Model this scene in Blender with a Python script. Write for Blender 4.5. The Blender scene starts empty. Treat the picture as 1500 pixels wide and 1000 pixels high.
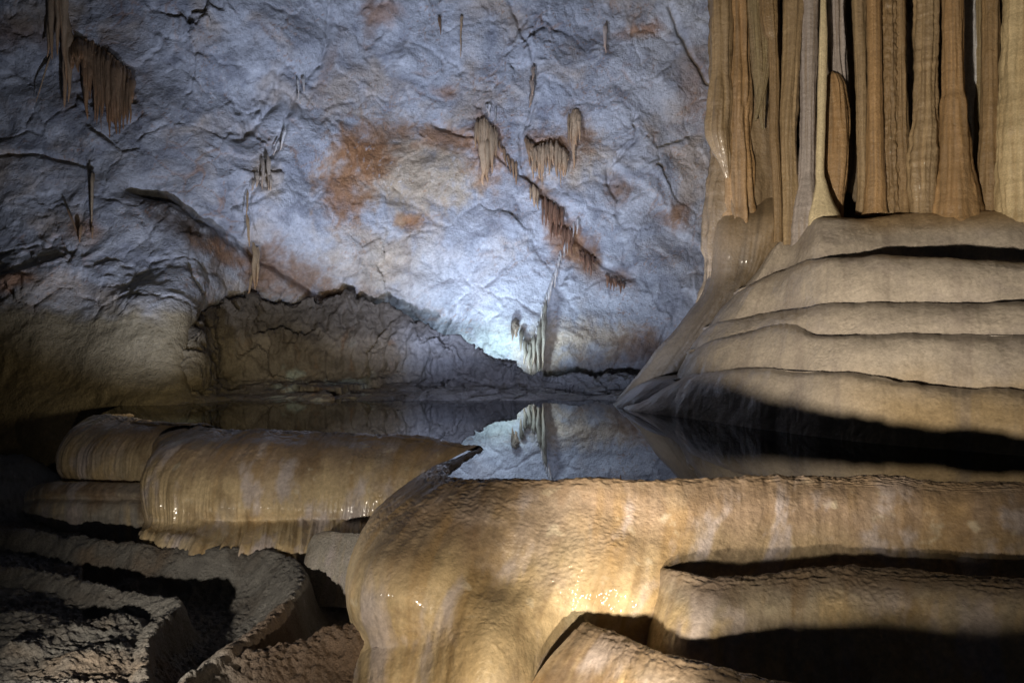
import bpy, math, random
import numpy as np

# ------------------------------------------------------------------ camera, world, lamps
SC = bpy.context.scene
COL = SC.collection
F, H, YH = 1083.0, 1.5, 480.0           # focal length in photo pixels, eye height over the pool, horizon row


def P(px, py, d):
    return ((px - 750.0) / F * d, d, H + (YH - py) / F * d)


cam = bpy.data.cameras.new('camera')
cam.sensor_width = 36.0
cam.lens = 36.0 * F / 1500.0
cam.shift_y = -(500.0 - YH) / 1500.0
cam.clip_start, cam.clip_end = 0.05, 200.0
cam_o = bpy.data.objects.new('camera', cam)
cam_o.location = (0, 0, H)
cam_o.rotation_euler = (math.radians(90), 0, 0)
COL.objects.link(cam_o)
SC.camera = cam_o

world = bpy.data.worlds.new('World')
SC.world = world
world.use_nodes = True
bg = world.node_tree.nodes['Background']
bg.inputs['Color'].default_value = (0.72, 0.80, 1.0, 1)
bg.inputs['Strength'].default_value = 0.0055

SC.view_settings.view_transform = 'Standard'
SC.view_settings.look = 'None'
SC.view_settings.exposure = 0.0
SC.view_settings.gamma = 1.0
SC.render.engine = 'CYCLES'
SC.cycles.use_denoising = True
SC.cycles.max_bounces = 5
SC.cycles.diffuse_bounces = 3
SC.cycles.sample_clamp_indirect = 3.0


def flood_or_fill(name, loc, target, watts, colour, cone=120, blend=0.8, size=0.05):
    l = bpy.data.lights.new(name, 'SPOT')
    l.energy = watts
    l.color = colour
    l.spot_size = math.radians(cone)
    l.spot_blend = blend
    l.shadow_soft_size = size
    o = bpy.data.objects.new(name, l)
    o.location = loc
    dx, dy, dz = (target[i] - loc[i] for i in range(3))
    o.rotation_euler = (math.atan2(math.hypot(dx, dy), -dz) if True else 0, 0, math.atan2(-dx, dy))
    COL.objects.link(o)
    return o


WARM = (1.0, 0.84, 0.62)
COOL = (0.57, 0.68, 1.0)
# the show cave's hidden floodlights: warm ones low in front of the dams, cool ones behind the outcrop and unseen over the pool; fill lamps added
flood_or_fill('flood_or_fill', (1.05, 4.0, -0.95), (0.85, 6.5, -0.68), 380, WARM, 46, 1.0)
flood_or_fill('flood_or_fill', (0.0, 3.9, -1.00), (0.1, 7.0, -0.40), 210, WARM, 130, 0.9)  # added wide fill for the rest of the dome
flood_or_fill('flood_or_fill', (2.9, 4.1, -1.05), (2.9, 7.0, -0.6), 68, WARM, 140, 0.9)
flood_or_fill('flood_or_fill', (-1.5, 2.8, -0.48), (5.5, 11.0, 4.6), 6200, (1.0, 0.88, 0.72), 60, 1.0, 0.16)
flood_or_fill('flood_or_fill', (-3.3, 3.9, -0.62), (-2.6, 9.6, -0.35), 520, (1.0, 0.90, 0.75), 84, 1.0)
flood_or_fill('flood_or_fill', P(742, 556, 18.35), P(760, 120, 21.0), 420, (0.56, 0.74, 1.0), 150, 0.7, 0.15)
flood_or_fill('flood_or_fill', (-2.2, 12.0, 0.15), P(640, 110, 20.5), 4300, COOL, 88, 1.0, 0.1)
flood_or_fill('flood_or_fill', (1.4, 12.6, 0.15), P(900, 200, 20.2), 2000, COOL, 92, 1.0, 0.1)  # extra lamp added to brighten the right of the wall
flood_or_fill('flood_or_fill', (-6.2, 12.3, 0.15), P(200, 140, 17.0), 1000, COOL, 100, 1.0, 0.1)
flood_or_fill('flood_or_fill', (-5.0, 11.6, 0.2), P(200, 540, 15.5), 125, (1.0, 0.90, 0.66), 110, 1.0, 0.1)  # added dim fill for the lower left wall
flood_or_fill('flood_or_fill', (-3.2, 11.0, 0.2), P(470, 510, 17.0), 380, (1.0, 0.95, 0.78), 48, 1.0, 0.1)  # added fill on the outcrop's face
flood_or_fill('flood_or_fill', (0.4, 11.0, 0.2), P(690, 540, 17.0), 420, (0.66, 0.72, 1.0), 56, 1.0, 0.1)


# ------------------------------------------------------------------ noise
rng = np.random.RandomState(7)
PERM = np.concatenate([rng.permutation(256)] * 3).astype(np.int32)
GRAD = rng.normal(size=(256, 3)).astype(np.float32)
GRAD /= np.linalg.norm(GRAD, axis=1, keepdims=True)


def perlin(p):
    p = np.asarray(p, np.float32)
    i = np.floor(p).astype(np.int32)
    f = p - i
    i &= 255
    w = f * f * f * (f * (f * 6 - 15) + 10)
    out = np.zeros(len(p), np.float32)
    for dx in (0, 1):
        hx = PERM[i[:, 0] + dx]
        wx = w[:, 0] if dx else 1 - w[:, 0]
        for dy in (0, 1):
            hy = PERM[hx + i[:, 1] + dy]
            wy = wx * (w[:, 1] if dy else 1 - w[:, 1])
            for dz in (0, 1):
                g = GRAD[PERM[hy + i[:, 2] + dz] & 255]
                dot = g[:, 0] * (f[:, 0] - dx) + g[:, 1] * (f[:, 1] - dy) + g[:, 2] * (f[:, 2] - dz)
                out += wy * (w[:, 2] if dz else 1 - w[:, 2]) * dot
    return out * 1.6


def fbm(p, octaves=4, lac=2.07, gain=0.5, seed=0.0):
    p = np.asarray(p, np.float32) + seed * 7.31
    a, s, n = 1.0, 0.0, 0.0
    for _ in range(octaves):
        s = s + a * perlin(p)
        n += a
        p = p * lac + 3.7
        a *= gain
    return s / n


def ridged(p, octaves=4, seed=0.0, gain=0.55):
    p = np.asarray(p, np.float32) + seed * 5.13
    a, s, n = 1.0, 0.0, 0.0
    for _ in range(octaves):
        s = s + a * (1 - np.abs(perlin(p)) * 2)
        n += a
        p = p * 2.1 + 1.9
        a *= gain
    return s / n


def facets(p, seed=0):
    """angular chunks: every Voronoi cell is a tilted plane; returns height and distance to the cell border"""
    p = np.asarray(p, np.float32) + seed * 11.7
    i = np.floor(p).astype(np.int32)
    best = np.full(len(p), 9.0, np.float32)
    second = best.copy()
    h = np.zeros(len(p), np.float32)
    for dx in (-1, 0, 1):
        for dy in (-1, 0, 1):
            for dz in (-1, 0, 1):
                c = i + np.array([dx, dy, dz])
                k = PERM[PERM[PERM[c[:, 0] & 255] + (c[:, 1] & 255)] + (c[:, 2] & 255)]
                q = c + 0.5 + GRAD[k] * 0.45
                r = p - q
                d = np.einsum('ij,ij->i', r, r)
                hh = np.einsum('ij,ij->i', r, GRAD[(k + 91) & 255]) + GRAD[(k + 37) & 255][:, 0] * 0.5
                m = d < best
                second = np.where(m, best, np.minimum(second, d))
                h = np.where(m, hh, h)
                best = np.where(m, d, best)
    return h, np.sqrt(second) - np.sqrt(best)


def sstep(a, b, x):
    t = np.clip((x - a) / (b - a), 0, 1)
    return t * t * (3 - 2 * t)


# ------------------------------------------------------------------ surfaces
def catmull(c, counts):
    """c: (n, ..., 3) control rows; counts: samples per interval"""
    c = np.asarray(c, np.float64)
    n = len(c)
    if isinstance(counts, int):
        counts = [counts] * (n - 1)
    out = []
    for i in range(n - 1):
        p1, p2 = c[i], c[i + 1]
        p0 = c[i - 1] if i > 0 else 2 * p1 - p2
        p3 = c[i + 2] if i + 2 < n else 2 * p2 - p1
        last = i == n - 2
        for t in np.linspace(0, 1, counts[i] + 1)[:None if last else -1]:
            t2, t3 = t * t, t * t * t
            out.append(0.5 * (2 * p1 + (p2 - p0) * t + (2 * p0 - 5 * p1 + 4 * p2 - p3) * t2 + (3 * p1 - p0 - 3 * p2 + p3) * t3))
    return np.array(out)


def resample(pts, m):
    """a polyline as m points evenly spaced along its smooth curve"""
    c = catmull(pts, 12)
    s = np.concatenate([[0], np.cumsum(np.linalg.norm(np.diff(c, axis=0), axis=1))])
    t = np.linspace(0, s[-1], m)
    return np.stack([np.interp(t, s, c[:, k]) for k in range(3)], 1)


def even(c, n):
    """resample a (rows, cols, 3) surface to n rows of even mean spacing"""
    s = np.concatenate([[0], np.cumsum(np.linalg.norm(np.diff(c, axis=0), axis=2).mean(1))])
    t = np.linspace(0, s[-1], n)
    k = np.clip(np.searchsorted(s, t, side='right') - 1, 0, len(s) - 2)
    w = ((t - s[k]) / (s[k + 1] - s[k]))[:, None, None]
    return c[k] * (1 - w) + c[k + 1] * w


def normals(g):
    du = np.gradient(g, axis=0)
    dv = np.gradient(g, axis=1)
    n = np.cross(du, dv)
    return n / (np.linalg.norm(n, axis=2, keepdims=True) + 1e-9)


def facing(g):
    """normals turned towards the camera's side on the whole"""
    n = normals(g)
    mid = g.reshape(-1, 3).mean(0)
    v = np.array([0, 0, H]) - mid
    if (n.reshape(-1, 3) @ v).mean() < 0:
        n = -n
    return n


def new_mesh(name, verts, faces, mat, col=None, wet=None, parent=None, smooth=True):
    verts = np.asarray(verts, np.float32).reshape(-1, 3)
    faces = np.asarray(faces, np.int32)
    me = bpy.data.meshes.new(name)
    me.vertices.add(len(verts))
    me.vertices.foreach_set('co', verts.ravel())
    k = faces.shape[1]
    me.loops.add(faces.size)
    me.loops.foreach_set('vertex_index', faces.ravel())
    me.polygons.add(len(faces))
    me.polygons.foreach_set('loop_start', np.arange(0, faces.size, k, dtype=np.int32))
    me.update(calc_edges=True)
    me.validate()
    if smooth:
        me.polygons.foreach_set('use_smooth', np.ones(len(me.polygons), bool))
    if col is not None:
        a = me.attributes.new('Col', 'FLOAT_COLOR', 'POINT')
        c4 = np.ones((len(verts), 4), np.float32)
        c4[:, :3] = np.asarray(col, np.float32).reshape(-1, 3)
        a.data.foreach_set('color', c4.ravel())
    if wet is not None:
        a = me.attributes.new('wet', 'FLOAT', 'POINT')
        a.data.foreach_set('value', np.asarray(wet, np.float32).ravel())
    me.materials.append(mat)
    o = bpy.data.objects.new(name, me)
    COL.objects.link(o)
    if parent is not None:
        o.parent = parent
    return o


def grid_faces(nu, nv, wrap=False):
    i = np.arange(nu - 1)[:, None]
    j = np.arange(nv if wrap else nv - 1)[None, :]
    j2 = (j + 1) % nv
    return np.stack([i * nv + j, i * nv + j2, (i + 1) * nv + j2, (i + 1) * nv + j], -1).reshape(-1, 4)


def grid_mesh(name, g, mat, col=None, wet=None, parent=None, wrap=False):
    nu, nv = g.shape[:2]
    return new_mesh(name, g, grid_faces(nu, nv, wrap), mat, col, wet, parent)


def tag(o, label=None, cat=None, group=None, kind=None):
    for k, v in (('label', label), ('category', cat), ('group', group), ('kind', kind)):
        if v:
            o[k] = v
    return o


def empty(name, loc):
    o = bpy.data.objects.new(name, None)
    o.empty_display_size = 0.2
    o.location = loc
    COL.objects.link(o)
    return o


def shift(g, loc):
    return g - np.asarray(loc)


def mix(a, b, t):
    return a * (1 - t[..., None]) + np.asarray(b) * t[..., None]


# ------------------------------------------------------------------ materials
def rock(name, bump1=(6.0, 0.02), bump2=(45.0, 0.006), rough=(0.75, 0.3), grain=0.25, grain_scale=30.0, spec=0.5, coat=0.0):
    m = bpy.data.materials.new(name)
    m.use_nodes = True
    nt = m.node_tree
    N, L = nt.nodes, nt.links
    b = N['Principled BSDF']
    b.inputs['Specular IOR Level'].default_value = spec
    at = N.new('ShaderNodeAttribute'); at.attribute_name = 'Col'
    wt = N.new('ShaderNodeAttribute'); wt.attribute_name = 'wet'
    tc = N.new('ShaderNodeNewGeometry')
    n1 = N.new('ShaderNodeTexNoise'); n1.inputs['Scale'].default_value = grain_scale; n1.inputs['Detail'].default_value = 5; n1.inputs['Roughness'].default_value = 0.65
    L.new(tc.outputs['Position'], n1.inputs['Vector'])
    mr = N.new('ShaderNodeMapRange')
    mr.inputs['From Min'].default_value = 0.3; mr.inputs['From Max'].default_value = 0.7
    mr.inputs['To Min'].default_value = 1 - grain; mr.inputs['To Max'].default_value = 1 + grain
    L.new(n1.outputs['Fac'], mr.inputs['Value'])
    mul = N.new('ShaderNodeVectorMath'); mul.operation = 'SCALE'
    L.new(at.outputs['Color'], mul.inputs[0]); L.new(mr.outputs['Result'], mul.inputs['Scale'])
    L.new(mul.outputs[0], b.inputs['Base Color'])
    rr = N.new('ShaderNodeMapRange')
    rr.inputs['To Min'].default_value = rough[0]; rr.inputs['To Max'].default_value = rough[1]
    L.new(wt.outputs['Fac'], rr.inputs['Value'])
    L.new(rr.outputs['Result'], b.inputs['Roughness'])
    if coat:
        cm = N.new('ShaderNodeMath'); cm.operation = 'MULTIPLY'; cm.inputs[1].default_value = coat
        L.new(wt.outputs['Fac'], cm.inputs[0]); L.new(cm.outputs[0], b.inputs['Coat Weight'])
        b.inputs['Coat Roughness'].default_value = 0.10
    prev = None
    for sc, dist in (bump1, bump2):
        n = N.new('ShaderNodeTexNoise'); n.inputs['Scale'].default_value = sc; n.inputs['Detail'].default_value = 4; n.inputs['Roughness'].default_value = 0.6
        L.new(tc.outputs['Position'], n.inputs['Vector'])
        bp = N.new('ShaderNodeBump'); bp.inputs['Strength'].default_value = 1.0; bp.inputs['Distance'].default_value = dist
        L.new(n.outputs['Fac'], bp.inputs['Height'])
        if prev:
            L.new(prev.outputs['Normal'], bp.inputs['Normal'])
        prev = bp
    L.new(prev.outputs['Normal'], b.inputs['Normal'])
    return m


M_WALL = rock('limestone', (8.0, 0.045), (28.0, 0.022), (0.8, 0.45), 0.22, 14.0, 0.35)
M_FLOW = rock('flowstone', (13.0, 0.009), (36.0, 0.007), (0.7, 0.3), 0.2, 22.0, 0.5, 0.9)
M_DRIP = rock('dripstone', (16.0, 0.02), (70.0, 0.007), (0.6, 0.3), 0.22, 40.0, 0.45, 0.6)
M_GRIT = rock('gritty_flowstone', (30.0, 0.03), (90.0, 0.012), (0.8, 0.5), 0.3, 60.0, 0.4)


def water_mat():
    m = bpy.data.materials.new('still_water')
    m.use_nodes = True
    b = m.node_tree.nodes['Principled BSDF']
    b.inputs['Base Color'].default_value = (0.004, 0.006, 0.006, 1)
    b.inputs['Roughness'].default_value = 0.0
    b.inputs['IOR'].default_value = 1.333
    return m


M_WATER = water_mat()


def project(v):
    v = np.asarray(v)
    return 750 + F * v[..., 0] / v[..., 1], YH - F * (v[..., 2] - H) / v[..., 1]


# ------------------------------------------------------------------ cave wall
WPX = [-420, -200, 0, 120, 265, 322, 385, 480, 600, 740, 880, 1020, 1200, 1500]
WPY = [760, 690, 640, 586, 545, 500, 450, 380, 280, 160, 40, -100, -330]
LEFTD = [13.4, 13.6, 13.9, 14.3, 14.6, 14.9, 15.3, 16.1, 16.7, 17.0, 17.1, 16.9, 16.0]
MIDD = [19.4, 19.5, 19.6, 19.65, 19.7, 19.75, 19.9, 20.1, 20.3, 20.5, 20.6, 20.4, 19.4]
blend = [0, 0, 0, 0.02, 0.07, 0.5, 0.68, 0.8, 0.92, 1, 1, 1, 1, 0.9]
BHIGH = [0, 0, 0, 0.02, 0.10, 0.22, 0.38, 0.65, 0.9, 1, 1, 1, 1, 0.9]
ctrl = []
for j, py in enumerate(WPY):
    row = []
    for i, px in enumerate(WPX):
        bl = blend[i] if py >= 450 else (0.5 * (blend[i] + BHIGH[i]) if py >= 380 else BHIGH[i])
        d = LEFTD[j] * (1 - bl) + MIDD[j] * bl
        row.append(P(px, py, d))
    ctrl.append(row)
ctrl = np.array(ctrl)
g = catmull(ctrl, 30)
g = catmull(g.transpose(1, 0, 2), 60).transpose(1, 0, 2)
g = even(g, 455)
g = even(g.transpose(1, 0, 2), 800).transpose(1, 0, 2)
nrm = facing(g)
p = g.reshape(-1, 3).astype(np.float32)
px, py = project(p)
warp = np.stack([fbm(p * 0.9, 3, seed=1), fbm(p * 0.9, 3, seed=2), fbm(p * 0.9, 3, seed=3)], 1)
pw = p + warp * 0.45
f1, e1 = facets(pw * np.array([0.75, 0.5, 0.55], np.float32), 1)
f2, e2 = facets(pw * np.array([2.2, 1.6, 1.9], np.float32), 2)
soft = sstep(440, 490, py) * sstep(330, 270, px)             # the smooth brown foot on the left
smooth_c = np.exp(-(((px - 690) / 90) ** 2 + ((py - 440) / 70) ** 2)) + np.exp(-(((px - 590) / 110) ** 2 + ((py - 290) / 60) ** 2))
rough_amt = np.clip(1 - 0.7 * soft - 0.5 * smooth_c, 0.15, 1) * (0.12 + 1.35 * sstep(-0.15, 0.4, fbm(p * 0.42, 3, seed=17)))
disp = 0.50 * fbm(p * 0.28, 3, seed=4) + 0.17 * fbm(pw * 0.8, 4, seed=5)
disp += rough_amt * (0.085 * f1 + 0.036 * f2 + 0.022 * (ridged(pw * 1.1, 4, 6) - 0.5))
disp += 0.016 * fbm(pw * 5, 4, seed=8)
disp -= (0.045 * sstep(0.035, 0.0, e1) + 0.028 * sstep(0.05, 0.0, e2) * sstep(0.0, 0.3, fbm(p * 0.6, 2, seed=18))) * (1 - soft)
vert = fbm(pw * np.array([3.2, 3.2, 0.7], np.float32), 4, seed=19)
disp += 0.08 * rough_amt * np.abs(fbm(pw * np.array([0.55, 0.5, 0.85], np.float32), 3, seed=9))
# cracks
for cr, wid, dep in (([(490, -10), (470, 80), (440, 120), (405, 210), (365, 290), (370, 360)], 5, 0.14),
                     ([(745, -10), (770, 60), (785, 95), (775, 160), (760, 200), (770, 260), (830, 320)], 5, 0.16),
                     ([(1040, 120), (1010, 80), (985, 10)], 7, 0.2),
                     ([(190, 275), (260, 292), (345, 350), (420, 400), (480, 440)], 10, 0.28),
                     ([(640, 180), (700, 200), (740, 240), (790, 280), (850, 350), (920, 410)], 6, 0.14),
                     ([(280, 330), (280, 390), (300, 445)], 4, 0.08),
                     ([(930, 175), (915, 225), (890, 250), (905, 290)], 4, 0.12),
                     ([(0, 232), (60, 230), (130, 250)], 6, 0.1),
                     ([(350, 205), (400, 160), (410, 105)], 7, 0.14)):
    c = catmull([(a, b, 0) for a, b in cr], 14)
    wx = px + 14 * warp[:, 0]
    wy = py + 14 * warp[:, 1]
    dmin = np.full(len(px), 1e9)
    for a, b in zip(c[:-1], c[1:]):
        vx, vy = b[0] - a[0], b[1] - a[1]
        t = np.clip(((wx - a[0]) * vx + (wy - a[1]) * vy) / (vx * vx + vy * vy + 1e-6), 0, 1)
        dmin = np.minimum(dmin, np.hypot(wx - a[0] - t * vx, wy - a[1] - t * vy))
    disp -= 0.9 * dep * np.exp(-(dmin / (0.6 * wid)) ** 2)
# slanted ledges: the rock above the line stands proud of what is below it


def ledge(poly, amp, width):
    xs = np.array([a for a, b in poly], float)
    ys = np.array([b for a, b in poly], float)
    line = np.interp(px + 10 * warp[:, 0], xs, ys) + 14 * warp[:, 1]
    k = sstep(xs[0] - 30, xs[0] + 20, px) * sstep(xs[-1] + 30, xs[-1] - 20, px)
    t = (py - line) / width
    return amp * k * np.where(t < 0, np.exp(t * 0.8), np.exp(-t * 5))


disp += ledge([(190, 275), (260, 290), (345, 352), (430, 405), (500, 440)], -0.3, 60)
disp += ledge([(860, 250), (900, 240), (940, 270), (1000, 330), (1030, 360)], 0.12, 50)
disp += ledge([(800, 470), (850, 500), (900, 505), (990, 470), (1040, 450)], 0.12, 45)
wallg = (p + nrm.reshape(-1, 3) * disp[:, None]).reshape(g.shape)
# colour: pale grey limestone, dimmed brown foot, rust stains, calcite
base = np.array([0.42, 0.415, 0.41])
c = np.tile(base, (len(p), 1))
mott = fbm(pw * 1.3, 5, seed=11)
c = mix(c, (0.26, 0.26, 0.27), sstep(-0.05, 0.3, mott) * 0.9)
c = mix(c, (0.56, 0.55, 0.53), sstep(0.05, 0.5, fbm(pw * 2.1, 4, seed=12)) * 0.7)
c = mix(c, (0.46, 0.36, 0.26), sstep(0.0, 0.45, fbm(pw * 0.7, 5, seed=13)) * 0.75)
c = mix(c, (0.20, 0.19, 0.19), sstep(0.2, 0.5, fbm(pw * 3.3, 4, seed=14)) * 0.6)
sn = fbm(pw * 2.4, 5, seed=15)
fine = fbm(pw * 7.0, 4, seed=16)
RUST, BROWN, TAN, DARK, DIM_BROWN, GREEN, WHITE = (0.33, 0.155, 0.06), (0.23, 0.13, 0.07), (0.52, 0.40, 0.26), (0.10, 0.075, 0.055), (0.17, 0.13, 0.07), (0.40, 0.44, 0.34), (0.66, 0.66, 0.65)
for sx, sy, rx, ry, colr, s, ang in (
        (590, 245, 115, 75, TAN, 0.95, 0), (535, 225, 55, 50, RUST, 1.0, 0), (500, 285, 35, 50, RUST, 0.85, 0), (600, 326, 28, 14, RUST, 1.0, 0),
        (650, 200, 60, 20, RUST, 0.8, 15), (560, 190, 70, 18, BROWN, 0.7, -8), (640, 270, 60, 40, TAN, 0.8, 0), (560, 390, 130, 60, TAN, 0.6, 0),
        (850, 370, 75, 26, BROWN, 1.0, 52), (905, 410, 28, 18, BROWN, 1.0, 30), (800, 290, 45, 16, BROWN, 0.9, 45), (990, 320, 26, 22, BROWN, 1.0, 0),
        (905, 280, 24, 26, BROWN, 0.95, 0), (840, 230, 60, 50, TAN, 0.7, 0), (940, 45, 40, 14, RUST, 0.8, -15), (560, 20, 30, 18, RUST, 0.7, 0), (655, 130, 22, 12, RUST, 0.7, 0),
        (540, 20, 14, 40, BROWN, 0.6, 0), (30, 425, 40, 12, RUST, 0.8, -20), (125, 340, 25, 22, RUST, 0.7, 0), (20, 45, 80, 30, BROWN, 0.7, 0), (60, 20, 70, 30, TAN, 0.5, 0),
        (270, 335, 95, 26, DARK, 1.0, 32), (330, 375, 60, 18, BROWN, 1.0, 25), (440, 405, 60, 34, BROWN, 0.75, 30), (400, 395, 26, 50, BROWN, 0.7, 0), (500, 440, 60, 26, BROWN, 0.6, 10),
        (150, 110, 60, 60, BROWN, 0.5, 0), (712, 220, 34, 60, RUST, 0.7, 0), (812, 215, 60, 30, RUST, 0.85, 0), (842, 190, 22, 36, BROWN, 0.7, 0), (372, 400, 20, 50, BROWN, 0.7, 0), (385, 255, 22, 34, TAN, 0.6, 0), (830, 345, 50, 30, RUST, 0.7, 50), (515, 265, 45, 65, RUST, 0.6, 0), (480, 100, 12, 60, BROWN, 0.5, 20), (735, 500, 60, 40, GREEN, 0.6, 0), (870, 495, 90, 30, TAN, 0.9, 0), (940, 510, 40, 34, BROWN, 0.8, 0), (790, 520, 40, 50, TAN, 0.8, 0),
        (700, 420, 100, 60, WHITE, 0.7, 0), (860, 430, 80, 30, WHITE, 0.4, 0), (1020, 130, 30, 60, BROWN, 0.6, 0), (640, 60, 60, 60, WHITE, 0.35, 0)):
    a = math.radians(ang)
    u = ((px - sx) * math.cos(a) + (py - sy) * math.sin(a)) / rx
    v = (-(px - sx) * math.sin(a) + (py - sy) * math.cos(a)) / ry
    r = np.sqrt(u * u + v * v) + 0.55 * sn + 0.6 * vert + 0.4 * fine
    c = mix(c, np.array(colr)[None] * (1 + 0.25 * fine[:, None]), s * sstep(1.35, 0.15, r))
# thin rusty veins along joints between the chunks
c = mix(c, RUST, 0.55 * sstep(0.07, 0.0, e2) * sstep(0.0, 0.4, fbm(p * 0.7, 3, seed=21)) * (1 - soft))
dash = ridged(pw * np.array([4.5, 4.5, 9.0], np.float32), 3, 22)
c = mix(c, RUST, 0.6 * sstep(0.72, 0.9, dash) * sstep(-0.05, 0.35, fbm(p * 0.8, 3, seed=23)) * (1 - soft))
c = mix(c, (0.62, 0.61, 0.58), 0.6 * sstep(0.74, 0.92, ridged(pw * np.array([3.5, 3.5, 5.0], np.float32), 3, 24)) * sstep(0.0, 0.4, fbm(p * 0.9, 3, seed=25)) * (1 - soft))
# brown staining on the lower left, with the shadow there painted in
dim_band = sstep(425, 475, py + 22 * sn) * sstep(360, 280, px)
c = mix(c, np.array(DIM_BROWN)[None] * (1 + 0.35 * mott[:, None]), dim_band)
wet = 0.25 + 0.5 * sstep(0.1, 0.4, sn)
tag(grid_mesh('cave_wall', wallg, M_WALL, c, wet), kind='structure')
# depth of the wall's face for the things that hang on it
_wx, _wy = project(wallg)
_bin = {}
_kx = np.clip(((_wx.ravel() + 40) / 8).astype(int), 0, 200)
_ky = np.clip(((_wy.ravel() + 200) / 8).astype(int), 0, 120)
_flat = _kx * 200 + _ky
_sum = np.bincount(_flat, wallg.reshape(-1, 3)[:, 1], 201 * 200 + 200)
_cnt = np.bincount(_flat, minlength=201 * 200 + 200)


def wall_d(x, y):
    kx, ky = int((x + 40) / 8), int((y + 200) / 8)
    best = [_sum[(kx + a) * 200 + ky + b] / _cnt[(kx + a) * 200 + ky + b] for a in (-1, 0, 1) for b in (-1, 0, 1) if _cnt[(kx + a) * 200 + ky + b]]
    return min(best) if best else 19.0


# ------------------------------------------------------------------ rock outcrop at the foot of the wall
CREST = [(240, 590, 15.6), (268, 530, 15.4), (288, 480, 15.8), (302, 454, 16.6), (335, 443, 17.3), (372, 436, 17.8), (400, 446, 18.1), (440, 440, 18.3), (470, 433, 18.4), (498, 429, 18.5), (520, 440, 18.5), (545, 441, 18.5), (575, 452, 18.45), (610, 470, 18.3), (640, 484, 18.1),
         (675, 497, 17.95), (710, 519, 17.9), (738, 538, 17.9), (765, 543, 17.9), (785, 548, 17.95), (812, 560, 18.0), (850, 548, 18.2), (878, 558, 18.2), (905, 546, 18.3), (960, 552, 18.3), (1040, 560, 18.3)]
ctrl = []
for x, y, d in CREST:
    foot = 15.25 - 0.9 * max(0, min(1, (330 - x) / 75.0))
    top = P(x, y, d)
    sx = (x - 750) / F
    steep = 0.35 + 0.43 * max(0.0, min(1.0, (x - 280) / 60.0))
    d0 = foot + steep * (d - foot)
    z0 = 0.06 + 0.10 * top[2]
    rows = [(foot - 0.35, -0.35), (foot, -0.01), (foot + (d0 - foot) * 0.6, z0 * 0.5), (d0, z0)]
    for t in (0.3, 0.58, 0.82, 0.95, 1.0):
        rows.append((d0 + (d - d0) * (t ** 1.2), z0 + (top[2] - z0) * t))
    rows += [(d + 0.18, top[2] - 0.12), (d + 0.30, top[2] - 0.5), (d + 0.34, -0.4)]
    ctrl.append([(sx * dd, dd, zz) for dd, zz in rows])
g = catmull(np.array(ctrl).transpose(1, 0, 2), 24)
g = catmull(g.transpose(1, 0, 2), 24).transpose(1, 0, 2)
g = even(even(g, 240).transpose(1, 0, 2), 520).transpose(1, 0, 2)
nrm = facing(g)
p = g.reshape(-1, 3).astype(np.float32)
px, py = project(p)
warp = np.stack([fbm(p * 1.4, 3, seed=31), fbm(p * 1.4, 3, seed=32), fbm(p * 1.4, 3, seed=33)], 1)
pw = p + warp * 0.3
f1, e1 = facets((p + warp * 0.15) * np.array([0.95, 0.7, 0.6], np.float32), 4)
f2, e2 = facets((p + warp * 0.12) * np.array([2.6, 2.0, 1.6], np.float32), 5)
damp = 0.35 + 0.65 * np.maximum(sstep(0.0, 0.5, p[:, 2]), 0.9 * sstep(0.02, 0.12, p[:, 2]) * sstep(740, 800, px))
disp = 0.20 * f1 + 0.08 * f2 + 0.20 * (ridged(pw * np.array([1.8, 1.6, 0.5], np.float32), 5, 34) - 0.5) + 0.016 * fbm(pw * 7, 4, seed=35)
vv = np.repeat(np.linspace(0, 1, g.shape[0]), g.shape[1])
og = (p + nrm.reshape(-1, 3) * (disp * damp)[:, None]).reshape(g.shape)
c = np.tile(np.array([0.23, 0.185, 0.135]), (len(p), 1))
m1 = fbm(pw * 1.6, 5, seed=36)
c = mix(c, (0.13, 0.10, 0.07), sstep(-0.1, 0.3, m1) * 0.85)
c = mix(c, (0.40, 0.43, 0.37), sstep(0.05, 0.35, fbm(pw * 1.1, 4, seed=37)) * sstep(1.4, 0.6, p[:, 2]) * sstep(560, 520, px) * sstep(370, 420, px) * 0.8)
c = mix(c, (0.22, 0.13, 0.07), sstep(0.15, 0.45, fbm(pw * np.array([3, 3, 0.7], np.float32), 4, seed=38)) * 0.7)
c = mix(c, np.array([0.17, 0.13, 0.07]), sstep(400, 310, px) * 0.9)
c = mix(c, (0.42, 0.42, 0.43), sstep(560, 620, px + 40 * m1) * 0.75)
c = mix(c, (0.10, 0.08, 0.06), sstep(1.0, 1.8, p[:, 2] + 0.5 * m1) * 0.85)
c = mix(c, (0.15, 0.13, 0.10), sstep(0.1, 0.4, fbm(pw * 2.5, 4, seed=39)) * sstep(640, 760, px) * 0.8)
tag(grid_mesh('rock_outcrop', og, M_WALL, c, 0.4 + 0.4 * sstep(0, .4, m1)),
    'jagged dark grey rock outcrop rising from the far pool shore below the bluish wall', 'rock')

# ------------------------------------------------------------------ pool
gx = np.array([[-14, 6.2], [14, 6.2], [14, 21], [-14, 21]])
rim_in = [(-7.6, 14.4), (-7.2, 12.9), (-6.55, 11.98), (-4.7, 11.0), (-2.6, 10.42), (-1.0, 9.66), (-0.52, 9.1), (-0.72, 8.3), (-0.76, 7.62), (-0.58, 7.22), (0.4, 7.16), (1.6, 7.14), (3.0, 7.36), (4.0, 7.14), (4.8, 6.88), (6.5, 6.8),
          (9, 8), (9, 19.5), (-3, 19.5), (-8.5, 16.5)]
rim_o = [(x, y + 0.06, 0.0) for x, y in rim_in]
tag(new_mesh('pool_water', rim_o, [list(range(len(rim_o)))], M_WATER, smooth=False), kind='structure')


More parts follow.
